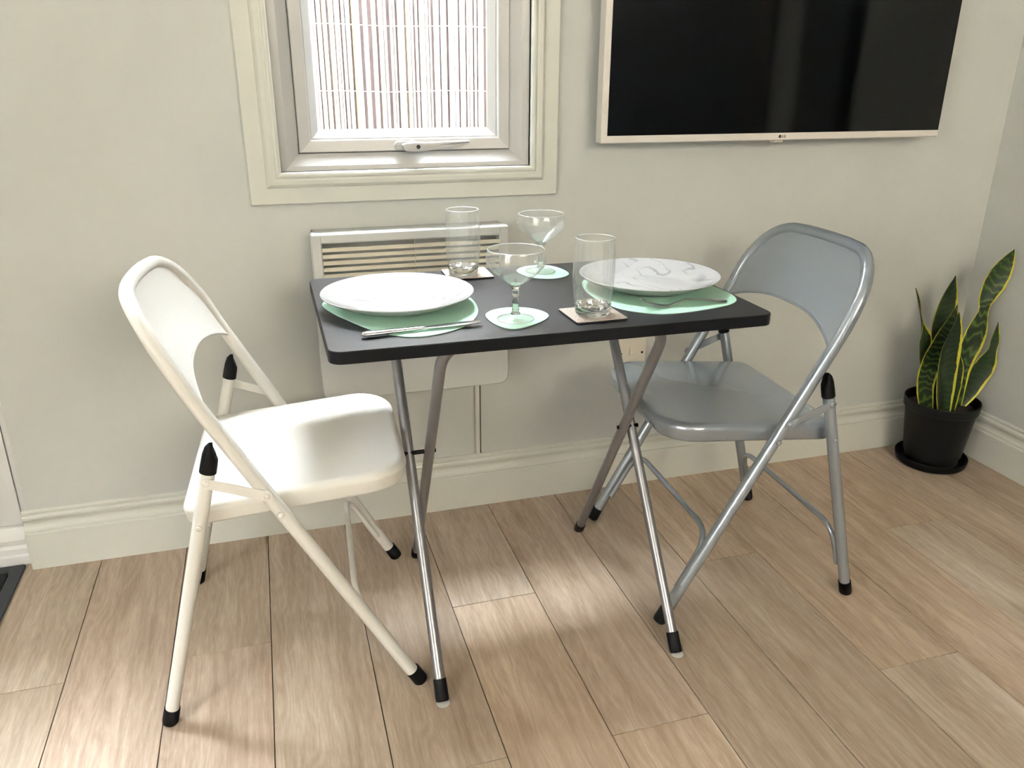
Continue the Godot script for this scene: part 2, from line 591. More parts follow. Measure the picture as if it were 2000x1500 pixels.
func build_floor() -> void:
	var f := setting("floor", "pale oak laminate floor laid at right angles to the back wall", "floor")
	var s := MB.new(); s.box(Vector3(XL, -0.15, -0.1), Vector3(XR, -0.0035, ZF))
	obj("subfloor", s.mesh(), M["floor joint"], f)
	var W := 0.19
	var x0 := 1.28613 * W
	# z of one cross joint in each row, read where it can be seen
	var seen := {1: 0.419, 4: 0.412, 5: 0.846, 7: 0.408, 8: 0.839, 10: 0.406, 2: -0.02, 3: 0.84, 0: 0.86, 6: 1.27, 9: 1.27, 11: 0.85, 12: 0.0}
	var L := 1.285
	for k in range(-8, 14):
		var xa := maxf(x0 + k * W, XL)
		var xb := minf(x0 + (k + 1) * W, XR)
		if xb - xa < 0.01: continue
		var z: float = seen.get(k, 0.43 * (posmod(k * 2, 3)))
		while z > -0.03: z -= L
		while z < ZF:
			var za := maxf(z, -0.03 if k >= 0 else -0.1)
			var zb := minf(z + L, ZF)
			if zb - za > 0.02:
				var m := plank_mesh(zb - za, xb - xa, 0.25 * rng.randi_range(0, 3), 0.003 if rng.randf() < 0.5 else 0.997, rng.randf() < 0.5)
				obj("plank", m, M["oak %d" % rng.randi_range(0, 4)], f, Vector3(xa, 0, za))
			z += L

func build_skirting() -> void:
	# profile: Vector2(out from the wall, height)
	var p := [Vector2(0, 0), Vector2(0.018, 0), Vector2(0.018, 0.0925), Vector2(0.0165, 0.0945), Vector2(0.0115, 0.0955), Vector2(0.0115, 0.0985), Vector2(0.0105, 0.102), Vector2(0.0075, 0.107), Vector2(0.006, 0.112), Vector2(0.006, 0.116),
		Vector2(0.0072, 0.120), Vector2(0.0102, 0.124), Vector2(0.0115, 0.128), Vector2(0.0115, 0.132), Vector2(0.0095, 0.1355), Vector2(0.0065, 0.1365), Vector2(0.0065, 0.139), Vector2(0.0075, 0.141), Vector2(0.0075, 0.144), Vector2(0.005, 0.147), Vector2(0, 0.148)]
	var q := []
	for v in p: q.append(Vector2(WALL + v.x, v.y))
	structure(obj("baseboard_back", prism_x(q, 0.097, XR).mesh(), M["skirting paint"]), "cream moulded skirting board along the back wall", "skirting board")
	q = []
	for v in p: q.append(Vector2(v.x, v.y))
	var o := obj("baseboard_right", prism_x(q, -0.018, 0.77).mesh(), M["skirting paint"])
	o.rotation.y = -PI / 2     # local x -> world z, local z -> world -x
	o.position = Vector3(XR, 0, 0)
	structure(o, "cream moulded skirting board along the side wall by the plant", "skirting board")

func frame_ring(x0: float, y0: float, x1: float, y1: float, prof: Array) -> MB:
	# a mitred frame round an opening; prof: Vector2(outwards in the wall plane, z)
	var b := MB.new()
	for i in prof.size():
		var p: Vector2 = prof[i]
		var q: Vector2 = prof[(i + 1) % prof.size()]
		var A := [Vector3(x0 - p.x, y0 - p.x, p.y), Vector3(x1 + p.x, y0 - p.x, p.y), Vector3(x1 + p.x, y1 + p.x, p.y), Vector3(x0 - p.x, y1 + p.x, p.y)]
		var B := [Vector3(x0 - q.x, y0 - q.x, q.y), Vector3(x1 + q.x, y0 - q.x, q.y), Vector3(x1 + q.x, y1 + q.x, q.y), Vector3(x0 - q.x, y1 + q.x, q.y)]
		for k in 4:
			var j := (k + 1) % 4
			b.face([A[k], A[j], B[j], B[k]])
	return b

func build_window() -> void:
	# painted architrave: flat board with a raised inner moulding
	var t := setting("trim_1", "cream painted moulded architrave round the window", "trim")
	var prof := [Vector2(0.034, WALL), Vector2(0.034, 0.000), Vector2(0.036, 0.002), Vector2(0.066, 0.002), Vector2(0.068, 0.0), Vector2(0.068, WALL)]
	prof = [Vector2(0.0, WALL - 0.012), Vector2(0.069, WALL - 0.012), Vector2(0.069, -0.006), Vector2(0.067, -0.004), Vector2(0.0, -0.004)]
	obj("flat_board", frame_ring(WX0, WY0, WX1, WY1, prof).mesh(), M["skirting paint"], t)
	prof = [Vector2(0.0, -0.03), Vector2(0.0, 0.004), Vector2(0.002, 0.007), Vector2(0.006, 0.009), Vector2(0.010, 0.008), Vector2(0.012, 0.005), Vector2(0.0135, 0.0045), Vector2(0.018, 0.006), Vector2(0.026, 0.006), Vector2(0.030, 0.003), Vector2(0.033, -0.001), Vector2(0.034, -0.006)]
	obj("moulding", frame_ring(WX0, WY0, WX1, WY1, prof).mesh(), M["skirting paint"], t)
	var w := setting("window_1", "white plastic framed casement window above the table", "window")
	# outer frame: stepped, sloping back to the sash
	var fx0 := WX0 + 0.042
	var fx1 := WX1 - 0.040
	var fy0 := WY0 + 0.034
	var fy1 := WY1 - 0.04
	prof = [Vector2(0.0, -0.058), Vector2(0.0, -0.040), Vector2(0.003, -0.036), Vector2(0.022, -0.018), Vector2(0.024, -0.016), Vector2(0.042, -0.014), Vector2(0.05, -0.014), Vector2(0.05, -0.1), Vector2(0.0, -0.1)]
	obj("window_frame", frame_ring(fx0, fy0, fx1, fy1, prof).mesh(), M["upvc"], w)
	prof = [Vector2(-0.001, -0.060), Vector2(-0.001, -0.0405), Vector2(0.0015, -0.0405), Vector2(0.0015, -0.060)]
	obj("gasket", frame_ring(fx0, fy0, fx1, fy1, prof).mesh(), M["window seal"], w)
	var sx0 := fx0 + 0.028
	var sx1 := fx1 - 0.026
	var sy0 := fy0 + 0.028
	var sy1 := fy1 - 0.028
	prof = [Vector2(0.0, -0.095), Vector2(0.0, -0.042), Vector2(0.002, -0.040), Vector2(0.024, -0.036), Vector2(0.026, -0.038), Vector2(0.0265, -0.095)]
	var sash := obj("sash", frame_ring(sx0, sy0, sx1, sy1, prof).mesh(), M["upvc"], w)
	prof = [Vector2(0.0, -0.052), Vector2(-0.003, -0.053), Vector2(-0.018, -0.068), Vector2(-0.020, -0.072), Vector2(0.0, -0.072)]
	obj("glazing_bead", frame_ring(sx0, sy0, sx1, sy1, prof).mesh(), M["upvc"], sash)
	var b := MB.new(); b.box(Vector3(sx0, sy0, -0.076), Vector3(sx1, sy1, -0.080))
	obj("pane", b.mesh(), M["window glass"], sash)
	# espagnolette handle on the bottom rail
	var h := Node3D.new(); h.name = "handle"; w.add_child(h); h.position = Vector3(1.035, fy0 + 0.014, -0.036)
	b = MB.new()
	b.slab(round_rect(-0.043, -0.010, 0.012, 0.010, [0.0099, 0.0099, 0.0099, 0.0099]), 0.0, 0.010, 0.003)
	var o := obj("backplate", b.mesh(), M["upvc"], h); o.rotation.x = PI / 2
	b = MB.new(); b.lathe([[0.0001, 0], [0.0115, 0], [0.0115, 0.022], [0.009, 0.026], [0.0001, 0.026]], 24)
	o = obj("boss", b.mesh(), M["upvc"], h, Vector3(-0.004, 0, 0.008)); o.rotation.x = PI / 2
	b = MB.new()
	b.slab(spline([Vector2(-0.028, -0.006), Vector2(-0.005, -0.010), Vector2(0.03, -0.0095), Vector2(0.07, -0.011), Vector2(0.118, -0.0115), Vector2(0.124, -0.008), Vector2(0.118, -0.004), Vector2(0.07, 0.005), Vector2(0.03, 0.009), Vector2(0.0, 0.0105), Vector2(-0.024, 0.008)], 4), 0.024, 0.036, 0.004)
	o = obj("lever", b.mesh(), M["upvc"], h, Vector3(0, -0.001, 0)); o.rotation.x = PI / 2
	b = MB.new(); b.lathe([[0.0001, 0], [0.0045, 0], [0.0045, 0.002], [0.0001, 0.002]], 16)
	o = obj("lock", b.mesh(), M["window seal"], h, Vector3(0.006, -0.001, 0.0355)); o.rotation.x = PI / 2

func build_door() -> void:
	var d := setting("door_1", "white plastic glazed door at the left edge", "door")
	var z0 := -0.045
	var b := frame_ring(DX0 + 0.03, 0.095, DX1 - 0.022, DY1 - 0.03, [Vector2(0.0, -0.11), Vector2(0.0, z0 - 0.006), Vector2(0.003, z0), Vector2(0.03, z0 + 0.012), Vector2(0.031, -0.11)])
	obj("door_frame", b.mesh(), M["door upvc"], d)
	var leaf := obj("door_leaf", frame_ring(DX0 + 0.145, 0.21, DX1 - 0.137, DY1 - 0.145, [Vector2(0.0, -0.10), Vector2(0.0, z0 - 0.014), Vector2(0.02, z0 - 0.004), Vector2(0.113, z0 - 0.004), Vector2(0.113, -0.10)]).mesh(), M["door upvc"], d)
	b = MB.new(); b.box(Vector3(DX0 + 0.14, 1.27, -0.076), Vector3(DX1 - 0.13, DY1 - 0.14, -0.080))
	obj("pane", b.mesh(), M["window glass"], leaf)
	b = MB.new(); b.box(Vector3(DX0 + 0.14, 0.2, -0.060), Vector3(DX1 - 0.13, 1.28, -0.095), 0.004)  # unseen infill, added to cut down the light through the door
	obj("added_panel", b.mesh(), M["door upvc"], leaf)
	# moulded threshold board under the door
	var p := [Vector2(-0.20, 0), Vector2(-0.030, 0), Vector2(-0.030, 0.022), Vector2(-0.034, 0.027), Vector2(-0.036, 0.040), Vector2(-0.041, 0.047), Vector2(-0.041, 0.058), Vector2(-0.044, 0.062), Vector2(-0.044, 0.071), Vector2(-0.048, 0.075), Vector2(-0.052, 0.092), Vector2(-0.20, 0.092)]
	obj("threshold", prism_x(p, DX0, DX1 - 0.011).mesh(), M["door upvc"], d)
	var m := thing("door_mat", "navy ribbed door mat with grey border on the floor", "mat", Vector3(0, 0, 0))
	b = MB.new(); b.slab(round_rect(-0.66, -0.022, 0.079, 0.43, [0.01, 0.006, 0.01, 0.01], 3), 0.0002, 0.007, 0.003, 2)
	obj("border", b.mesh(), M["mat border"], m)
	b = MB.new(); b.slab(round_rect(-0.615, 0.012, 0.052, 0.39, [0.012, 0.012, 0.012, 0.012], 3), 0.004, 0.0095, 0.002, 2)
	obj("pile", b.mesh(), M["mat ribbed"], m)

func build_outside() -> void:
	var b := MB.new(); b.box(Vector3(-6, -0.25, -3.0), Vector3(6, -0.15, 9))
	structure(obj("paving", b.mesh(), M["paving"]), "pale concrete paving outside the window", "paving")
	b = MB.new(); b.box(Vector3(-6, -0.15, 7.0), Vector3(6, 5.0, 7.3))  # added blocker: the rear window faces this instead of open sky
	structure(obj("wall_dimmer_front", b.mesh(), M["warm blocker"]), "added unseen wall that dims the light through the rear window", "wall")
	b = MB.new(); b.box(Vector3(-3.6, -0.15, -3.0), Vector3(-3.9, 4.0, 7.0))  # added to shut off sky from the left window and weaken it
	structure(obj("wall_dimmer_left", b.mesh(), M["render"]), "added unseen wall that dims the light through the left window", "wall")
	# reed screen in front of the window outside
	var s := thing("reed_screen", "pale reed screen standing outside the window", "screen", Vector3(0, -0.15, -0.72))
	var kinds := {"reed cane": MB.new(), "reed stained": MB.new(), "reed dark": MB.new()}
	var x := -1.6
	while x < 2.6:
		var r := rng.randf_range(0.0026, 0.0050)
		var k := "reed cane"
		var pick := rng.randf()
		if pick < 0.08: k = "reed stained"
		elif pick < 0.15: k = "reed dark"; r = 0.0018
		var lean := rng.randf_range(-0.006, 0.006)
		var dz := rng.randf_range(-0.004, 0.004)
		(kinds[k] as MB).tube([Vector3(x, 0, dz), Vector3(x + lean, 1.0, dz), Vector3(x + lean * 1.6, 2.5 + rng.randf_range(-0.02, 0.02), dz)], r, 6)
		x += r * 2 + (rng.randf_range(0.0002, 0.0007) if rng.randf() < 0.88 else 0.0014)
	for k in kinds:
		var o := obj("canes" if k == "reed cane" else ("stained_canes" if k == "reed stained" else "brown_canes"), kinds[k].mesh(), M[k], s)
		o.set_meta("kind", "stuff")
	for y in [0.25, 0.5, 0.75, 1.0, 1.18, 1.36, 1.54, 1.72, 1.9, 2.1, 2.3]:
		b = MB.new()
		var path := []
		for i in 85: path.append(Vector3(-1.6 + i * 0.05, y + sin(i * 0.9) * 0.002, 0.008 + sin(i * 2.2) * 0.001))
		b.tube(path, 0.0011, 5)
		obj("binding_wire", b.mesh(), M["wire"], s)
	b = MB.new(); b.box(Vector3(-1.8, -0.15, -0.735), Vector3(2.8, 2.30, -0.775))  # added backing close behind the canes, so their gaps read dark
	structure(obj("reed_backing", b.mesh(), M["gap backing"]), "added backing sheet that darkens the gaps of the reed screen", "wall")

func build_tv() -> void:
	var t := thing("television", "wall-mounted flat television with white bezel and dark screen", "television", Vector3(0, 0, 0))
	var x0 := 1.455
	var x1 := 2.405
	var y0 := 0.934
	var y1 := 1.505
	var zf := 0.056
	var b := MB.new(); b.box(Vector3(x0, y0, 0.022), Vector3(x1, y1, zf), 0.002)
	obj("casing", b.mesh(), M["tv white"], t)
	b = MB.new(); b.box(Vector3(x0 + 0.015, y0 + 0.017, zf - 0.002), Vector3(x1 - 0.003, y1 - 0.01, zf + 0.0008), 0.0005)
	obj("screen", b.mesh(), M["tv screen"], t)
	b = MB.new(); b.box(Vector3(1.7, 1.1, WALL + 0.001), Vector3(2.15, 1.4, 0.022), 0.002)
	obj("wall_bracket", b.mesh(), M["black rubber"], t)
	b = MB.new(); b.lathe([[0.0001, 0], [0.0040, 0], [0.0040, 0.0006], [0.0001, 0.0006]], 24)
	var cx := 1.9285
	var cy := 0.9425
	var o := obj("emblem", b.mesh(), M["logo"], t, Vector3(cx, cy, zf)); o.rotation.x = PI / 2
	var tm := TextMesh.new()
	var f := SystemFont.new(); f.font_names = PackedStringArray(["Droid Sans"]); f.font_weight = 700
	tm.font = f; tm.text = "LG"; tm.font_size = 16; tm.pixel_size = 0.00055; tm.depth = 0.0005
	obj("lettering", tm, M["logo"], t, Vector3(cx + 0.0115, cy - 0.0002, zf + 0.0003))
	b = MB.new(); b.box(Vector3(cx - 0.012, y0 - 0.006, 0.03), Vector3(cx + 0.014, y0, zf - 0.004), 0.002)
	obj("sensor_bar", b.mesh(), M["tv white"], t)

func build_heater() -> void:
	var h := thing("panel_heater", "white wall-mounted panel heater with louvred grille under the window", "heater", Vector3(0, 0, 0))
	var x0 := 0.787
	var x1 := 1.232
	var y0 := 0.372
	var y1 := 0.760
	var zf := 0.068
	var gx0 := 0.810
	var gx1 := 1.209
	var gy0 := 0.646
	var gy1 := 0.738
	# body: a rounded casing with a recess for the grille
	var b := MB.new()
	# casing behind the front panel, hollow behind the grille
	b.box(Vector3(x0 + 0.006, y0 + 0.006, WALL + 0.004), Vector3(x1 - 0.006, gy0 - 0.012, zf - 0.035), 0.003)
	b.box(Vector3(x0 + 0.006, gy0 - 0.013, WALL + 0.004), Vector3(x1 - 0.006, y1 - 0.004, WALL + 0.008))
	b.box(Vector3(x0 + 0.006, gy0 - 0.013, WALL + 0.006), Vector3(x0 + 0.009, y1 - 0.004, zf - 0.033))
	b.box(Vector3(x1 - 0.009, gy0 - 0.013, WALL + 0.006), Vector3(x1 - 0.006, y1 - 0.004, zf - 0.033))
	b.box(Vector3(x0 + 0.006, y1 - 0.007, WALL + 0.006), Vector3(x1 - 0.006, y1 - 0.004, zf - 0.033))
	obj("casing", b.mesh(), M["heater enamel"], h)
	b = MB.new()
	b.slab(round_rect(x0, -gy0, x1, -y0, [0.003, 0.003, 0.022, 0.022], 5), zf - 0.034, zf, 0.004, 3)
	var o := obj("front_panel", b.mesh(), M["heater enamel"], h); o.rotation.x = PI / 2
	b = MB.new()
	b.box(Vector3(x0, gy0, zf - 0.034), Vector3(gx0, y1, zf), 0.003)
	b.box(Vector3(gx1, gy0, zf - 0.034), Vector3(x1, y1, zf), 0.003)
	b.box(Vector3(gx0 - 0.004, gy1, zf - 0.034), Vector3(gx1 + 0.004, y1, zf), 0.003)
	obj("grille_surround", b.mesh(), M["heater enamel"], h)
	var pitch := 0.0145
	for k in 6:
		var y := gy1 - 0.0045 - k * pitch
		b = prism_x([Vector2(zf - 0.0065, y - 0.0055), Vector2(zf - 0.005, y - 0.0055), Vector2(zf - 0.0015, y - 0.0134), Vector2(zf - 0.003, y - 0.0138)], gx0, gx1)
		obj("slat", b.mesh(), M["heater slat"], h)
	b = MB.new(); b.box(Vector3(1.0125, gy0, zf - 0.005), Vector3(1.0137, gy1, zf - 0.0025))
	obj("grille_wire", b.mesh(), M["heater slat"], h)

func build_small() -> void:
	var c := thing("cable_trunking", "thin white cable trunking running down below the heater", "trunking", Vector3(1.173, 0.148, WALL))
	var b := MB.new(); b.box(Vector3(-0.007, 0.0005, 0), Vector3(0.004, 0.226, 0.012), 0.0015)
	obj("channel", b.mesh(), M["skirting paint"], c)
	b = MB.new(); b.tube([Vector3(0.0065, 0.226, 0.004), Vector3(0.0065, 0.02, 0.004), Vector3(0.0068, 0.002, 0.005)], 0.0022, 8)
	obj("cable", b.mesh(), M["brown timber"], c)
	var s := thing("wall_switch", "square white switched wall outlet behind the table legs", "socket", Vector3(1.596, 0.390, WALL))
	b = MB.new(); b.slab(round_rect(-0.043, -0.043, 0.043, 0.043, [0.004, 0.004, 0.004, 0.004], 3), 0, 0.010, 0.003)
	var o := obj("plate", b.mesh(), M["socket white"], s); o.rotation.x = PI / 2
	b = MB.new(); b.box(Vector3(-0.007, -0.006, 0.008), Vector3(0.007, 0.016, 0.0135), 0.0015)
	obj("rocker", b.mesh(), M["socket white"], s)
	b = MB.new(); b.box(Vector3(-0.011, -0.030, 0.008), Vector3(0.011, -0.019, 0.0115), 0.001)
	obj("fuse_holder", b.mesh(), M["socket white"], s)
	for k in [-1, 1]:
		b = MB.new(); b.lathe([[0.0001, 0], [0.0032, 0], [0.0032, 0.0008], [0.0001, 0.0008]], 12)
		o = obj("screw", b.mesh(), M["coaster base"], s, Vector3(k * 0.0305, 0, 0.0098)); o.rotation.x = PI / 2

func foot(parent: Node3D, called: String, p: Vector3, dir: Vector3, r: float, L: float, m: Material, flat := true) -> void:
	# a rubber ferrule on the end of a tube, ending on the floor
	var b := MB.new()
	var rows := []
	var d := dir.normalized()
	var e := d.cross(Vector3.FORWARD).normalized()
	var f := d.cross(e)
	for q in [[L, r * 0.99], [L, r + 0.0018], [0.006, r + 0.0022], [0.002, r + 0.0012]]:
		var ring := []
		for k in 16:
			var a := TAU * k / 16
			var v: Vector3 = p + d * q[0] + (e * cos(a) + f * sin(a)) * q[1]
			v.y = maxf(v.y, 0.0003)
			ring.append(v)
		rows.append(ring)
	b.grid(rows, true); b.cap(rows[0]); b.cap(rows[-1], true)
	obj(called, b.mesh(), m, parent)

func build_table() -> void:
	var t := thing("folding_table", "small black-topped folding table on silver crossed legs", "table", Vector3.ZERO)
	var b := MB.new()
	b.slab(round_rect(0.771, 0.198, 1.541, 0.675, [0.022, 0.022, 0.022, 0.022], 6), 0.6745, 0.6950, 0.0018, 2)
	obj("edge_band", b.mesh(), M["table edge"], t)
	b = MB.new()
	b.slab(round_rect(0.7725, 0.1995, 1.5395, 0.6735, [0.021, 0.021, 0.021, 0.021], 6), 0.6930, 0.6953, 0.0)
	obj("tabletop", b.mesh(), M["table laminate"], t)
	var r := 0.0105
	# pair A: front feet, tops at the back
	var ab := Vector3(0, 0.664, 0.212)
	for x in [0.925, 1.404]:
		b = MB.new()
		var a0 := Vector3(x, 0.0, 0.683)
		var a1 := Vector3(x, 0.664, 0.212)
		var d := (a1 - a0).normalized()
		b.tube([a0 + d * 0.02, a1], r)
		var leg := obj("leg", b.mesh(), M["steel tube"], t)
		foot(leg, "foot_cap", a0, d, r, 0.042, M["black rubber"])
		b = MB.new(); b.lathe([[0.0001, 0], [0.0125, 0], [0.0125, 0.0016], [0.0001, 0.0016]], 16, a0 + Vector3(0.0, 0.0001, 0.003))
		obj("pad", b.mesh(), M["clear pad"], leg)
	b = MB.new(); b.tube([Vector3(0.925, 0.664, 0.212), Vector3(1.404, 0.664, 0.212)], r)
	obj("crossbar", b.mesh(), M["steel tube"], t)
	# pair B: one bent tube, feet at the back, its crossbar under the front edge
	b = MB.new()
	var L0 := Vector3(0.965, 0.0, 0.190)
	var R0 := Vector3(1.383, 0.0, 0.190)
	var top := Vector3(0, 0.6635, 0.583)
	var dl := (Vector3(0, top.y, top.z) - Vector3(0, 0, 0.190)).normalized()
	b.tube(arc([L0 + dl * 0.02, Vector3(0.965, top.y, top.z), Vector3(1.383, top.y, top.z), R0 + dl * 0.02], [0.065, 0.065], 8), r)
	var fr := obj("bent_leg_frame", b.mesh(), M["steel tube"], t)
	foot(fr, "foot_cap", L0, dl, r, 0.03, M["black rubber"])
	foot(fr, "foot_cap", R0, dl, r, 0.03, M["black rubber"])
	for q in [[0.925, 0.965], [1.383, 1.404]]:
		b = MB.new(); b.tube([Vector3(q[0] - 0.013, 0.386, 0.4165), Vector3(q[1] + 0.013, 0.386, 0.4165)], 0.0042, 10)
		obj("pivot_pin", b.mesh(), M["table edge"], t)
	for x in [1.03, 1.28]:
		b = MB.new(); b.box(Vector3(x, 0.670, 0.57), Vector3(x + 0.03, 0.675, 0.60), 0.001)
		obj("clip", b.mesh(), M["table edge"], t)

func prof(y: float) -> float:
	# how far forward the long tube stands at height y
	var ys := [0.0, 0.41, 0.62, 0.70, 0.76, 0.80]
	var us := [0.224, 0.0, -0.113, -0.149, -0.172, -0.186]
	for i in 5:
		if y <= ys[i + 1]: return lerpf(us[i], us[i + 1], (y - ys[i]) / (ys[i + 1] - ys[i]))
	return us[5]

func back_point(lat: float, y: float) -> Vector3:
	var hw := 0.217
	var s := clampf((y - 0.56) / 0.14, 0.0, 1.0)
	s = s * s * (3 - 2 * s)
	return Vector3(prof(y) - 0.036 * s * (1 - pow(lat / hw, 2.0)), y, lat)

func build_chair(called: String, label: String, at: Vector3, turn: float, m: Material) -> void:
	# local x forward, z to the side
	var c := thing(called, label, "chair", at)
	c.rotation.y = -turn
	var hw := 0.217
	var r := 0.0122
	var top := 0.760
	var R := 0.115
	# long tube: foot - seat - round the backrest - seat - foot
	var side := []
	for y in [0.02, 0.15, 0.3, 0.40, 0.43, 0.5, 0.57, 0.61]: side.append(Vector2(hw, y))
	for k in 13:
		var a := PI / 2 * k / 12.0
		side.append(Vector2(hw - R + R * pow(cos(a), 0.9) , top - R * 1.1 + R * 1.1 * pow(sin(a), 0.9)))
	for l in [0.07, 0.035]: side.append(Vector2(l, top + 0.001))
	var path := []
	for p in side: path.append(back_point(p.x, p.y))
	path.append(back_point(0, top + 0.001))
	for i in range(side.size() - 1, -1, -1): path.append(back_point(-side[i].x, side[i].y))
	var b := MB.new(); b.tube(path, r, 16)
	obj("frame_tube", b.mesh(), m, c)
	for s in [-1, 1]:
		foot(c, "foot_cap", Vector3(0.226, 0, s * hw), Vector3(-0.224, 0.41, 0), r, 0.034, M["black rubber"])
	# backrest panel
	b = MB.new()
	var rows := []
	var back := []
	var N := 28
	for j in 15:
		var t := j / 14.0
		var row := []
		var rowb := []
		for i in N + 1:
			var s := -1.0 + 2.0 * i / N
			# outline just inside the tube
			var lat := s * (hw - 0.002)
			var yb := 0.582 + 0.040 * (1.0 - pow(absf(s), 2.6))
			var yt := top - 0.002
			var k := (absf(lat) - (hw - R)) / R
			if k > 0: yt = top - R * 1.1 + R * 1.1 * sqrt(maxf(0.0, 1.0 - pow(minf(k + 0.0, 1.0), 2.1))) - 0.002
			yt = maxf(yt, yb + 0.01)
			var y := lerpf(yb, yt, t)
			var p := back_point(lat, y)
			var sink := 0.004 * smoothstep(0.0, 0.12, 1.0 - absf(s)) * smoothstep(0.0, 0.15, 1.0 - t)
			p.x += 0.006 - sink
			row.append(p); rowb.append(p + Vector3(-0.003, 0, 0))
		rows.append(row); back.append(rowb)
	b.grid(rows)
	var k0 := b.t.size()
	b.grid(back)
	for i in range(k0, b.t.size(), 3):
		var s2 := b.t[i + 1]; b.t[i + 1] = b.t[i + 2]; b.t[i + 2] = s2
	var rim := []
	var rimb := []
	for i in N + 1: rim.append(rows[0][i]); rimb.append(back[0][i])
	b.grid([rimb, rim])
	obj("backrest", b.mesh(true), m, c)
	# rolled lower edge of the backrest
	b = MB.new()
	var edge := []
	for i in N + 1: edge.append(rows[0][i] + Vector3(-0.0015, 0.001, 0))
	b.tube(edge, 0.0028, 8)
	obj("rolled_edge", b.mesh(), m, c)
	# seat: pressed steel pan, sloping to the back
	b = MB.new()
	var ol := round_rect(-0.156, -0.199, 0.226, 0.199, [0.035, 0.08, 0.08, 0.035], 8)
	b.slab(ol, 0.390, 0.4325, 0.015, 5, 0.004, 0.0, 10)
	for i in b.v.size():
		var v := b.v[i]
		v.y += (v.x - 0.04) * 0.085
		if v.x > 0.13: v.y -= pow((v.x - 0.13) / 0.096, 2.0) * 0.008
		b.v[i] = v
	obj("seat", b.mesh(), m, c)
	# rear legs with black top plugs, straps and rivets
	for s in [-1, 1]:
		var z: float = s * (hw + 0.002)
		var f0 := Vector3(-0.226, 0, z)
		var f1 := Vector3(-0.098, 0.500, z)
		var d := (f1 - f0).normalized()
		b = MB.new(); b.tube([f0 + d * 0.02, f1], 0.0118, 16)
		var leg := obj("rear_leg", b.mesh(), m, c)
		foot(leg, "foot_cap", f0, d, 0.0118, 0.034, M["black rubber"])
		# plug: a short collar cut off at a slant
		b = MB.new()
		var pr := []
		for q in [[-0.012, 0.0120], [-0.012, 0.0136], [0.004, 0.0134], [0.02, 0.0128], [0.032, 0.0105], [0.038, 0.006]]:
			var ring := []
			for k in 16:
				var a := TAU * k / 16
				var e := d.cross(Vector3(0, 0, 1))
				var v: Vector3 = f1 + d * q[0] + (e * cos(a) + Vector3(0, 0, 1) * sin(a)) * q[1]
				if q[0] > 0.01: v -= d * maxf(0.0, cos(a)) * (q[0] - 0.01) * 0.75
				ring.append(v)
			pr.append(ring)
		b.grid(pr, true); b.cap(pr[0], true); b.cap(pr[-1])
		obj("top_plug", b.mesh(), M["black rubber"], leg)
		# strap from the rear leg to the long tube
		var zs: float = z + s * 0.0125
		var p0 := Vector3(-0.104, 0.474, zs)
		var p1 := Vector3(-0.014, 0.440, zs)
		var dd := (p1 - p0).normalized()
		var nn := Vector3(-dd.y, dd.x, 0)
		var ol2 := []
		for k in 9:
			var a := PI / 2 + PI * k / 8
			ol2.append(p0 + (dd * cos(a) + nn * sin(a)) * 0.0085)
		for k in 9:
			var a := -PI / 2 + PI * k / 8
			ol2.append(p1 + (dd * cos(a) + nn * sin(a)) * 0.0085)
		b = MB.new()
		var A := []
		var B := []
		for p in ol2: A.append(p - Vector3(0, 0, 0.0012)); B.append(p + Vector3(0, 0, 0.0012))
		b.grid([A, B], true); b.cap(A, true); b.cap(B)
		var strap := obj("strap", b.mesh(), m, c)
		for q in [[p0, 0.0055, strap], [p1, 0.005, strap], [Vector3(0.004, 0.402, z + s * 0.0115), 0.0055, c], [Vector3(-0.1252, 0.394, z + s * 0.0112), 0.0048, leg]]:
			b = MB.new(); b.lathe([[0.0001, -0.001], [q[1], -0.001], [q[1], 0.0016], [q[1] * 0.7, 0.0028], [0.0001, 0.0032]], 14)
			var o := obj("rivet", b.mesh(), m, q[2], q[0] + Vector3(0, 0, s * 0.0008)); o.rotation.x = s * PI / 2
	# bent stretchers between the front tubes and between the rear legs
	var sf := []
	var w := hw - 0.016
	var at_y := func(y: float) -> float: return prof(y) - 0.004
	sf = arc([Vector3(at_y.call(0.07), 0.07, -w), Vector3(at_y.call(0.19), 0.19, -w + 0.004), Vector3(at_y.call(0.19), 0.19, w - 0.004), Vector3(at_y.call(0.07), 0.07, w)], [0.06, 0.06], 8)
	b = MB.new(); b.tube(sf, 0.0062, 10)
	obj("front_stretcher", b.mesh(), m, c)
	var rx := func(y: float) -> float: return -0.226 + y * 0.256 + 0.004
	sf = arc([Vector3(rx.call(0.07), 0.07, -w), Vector3(rx.call(0.165), 0.165, -w + 0.004), Vector3(rx.call(0.165), 0.165, w - 0.004), Vector3(rx.call(0.07), 0.07, w)], [0.055, 0.055], 8)
	b = MB.new(); b.tube(sf, 0.0062, 10)
	obj("rear_stretcher", b.mesh(), m, c)

const TOP := 0.6954

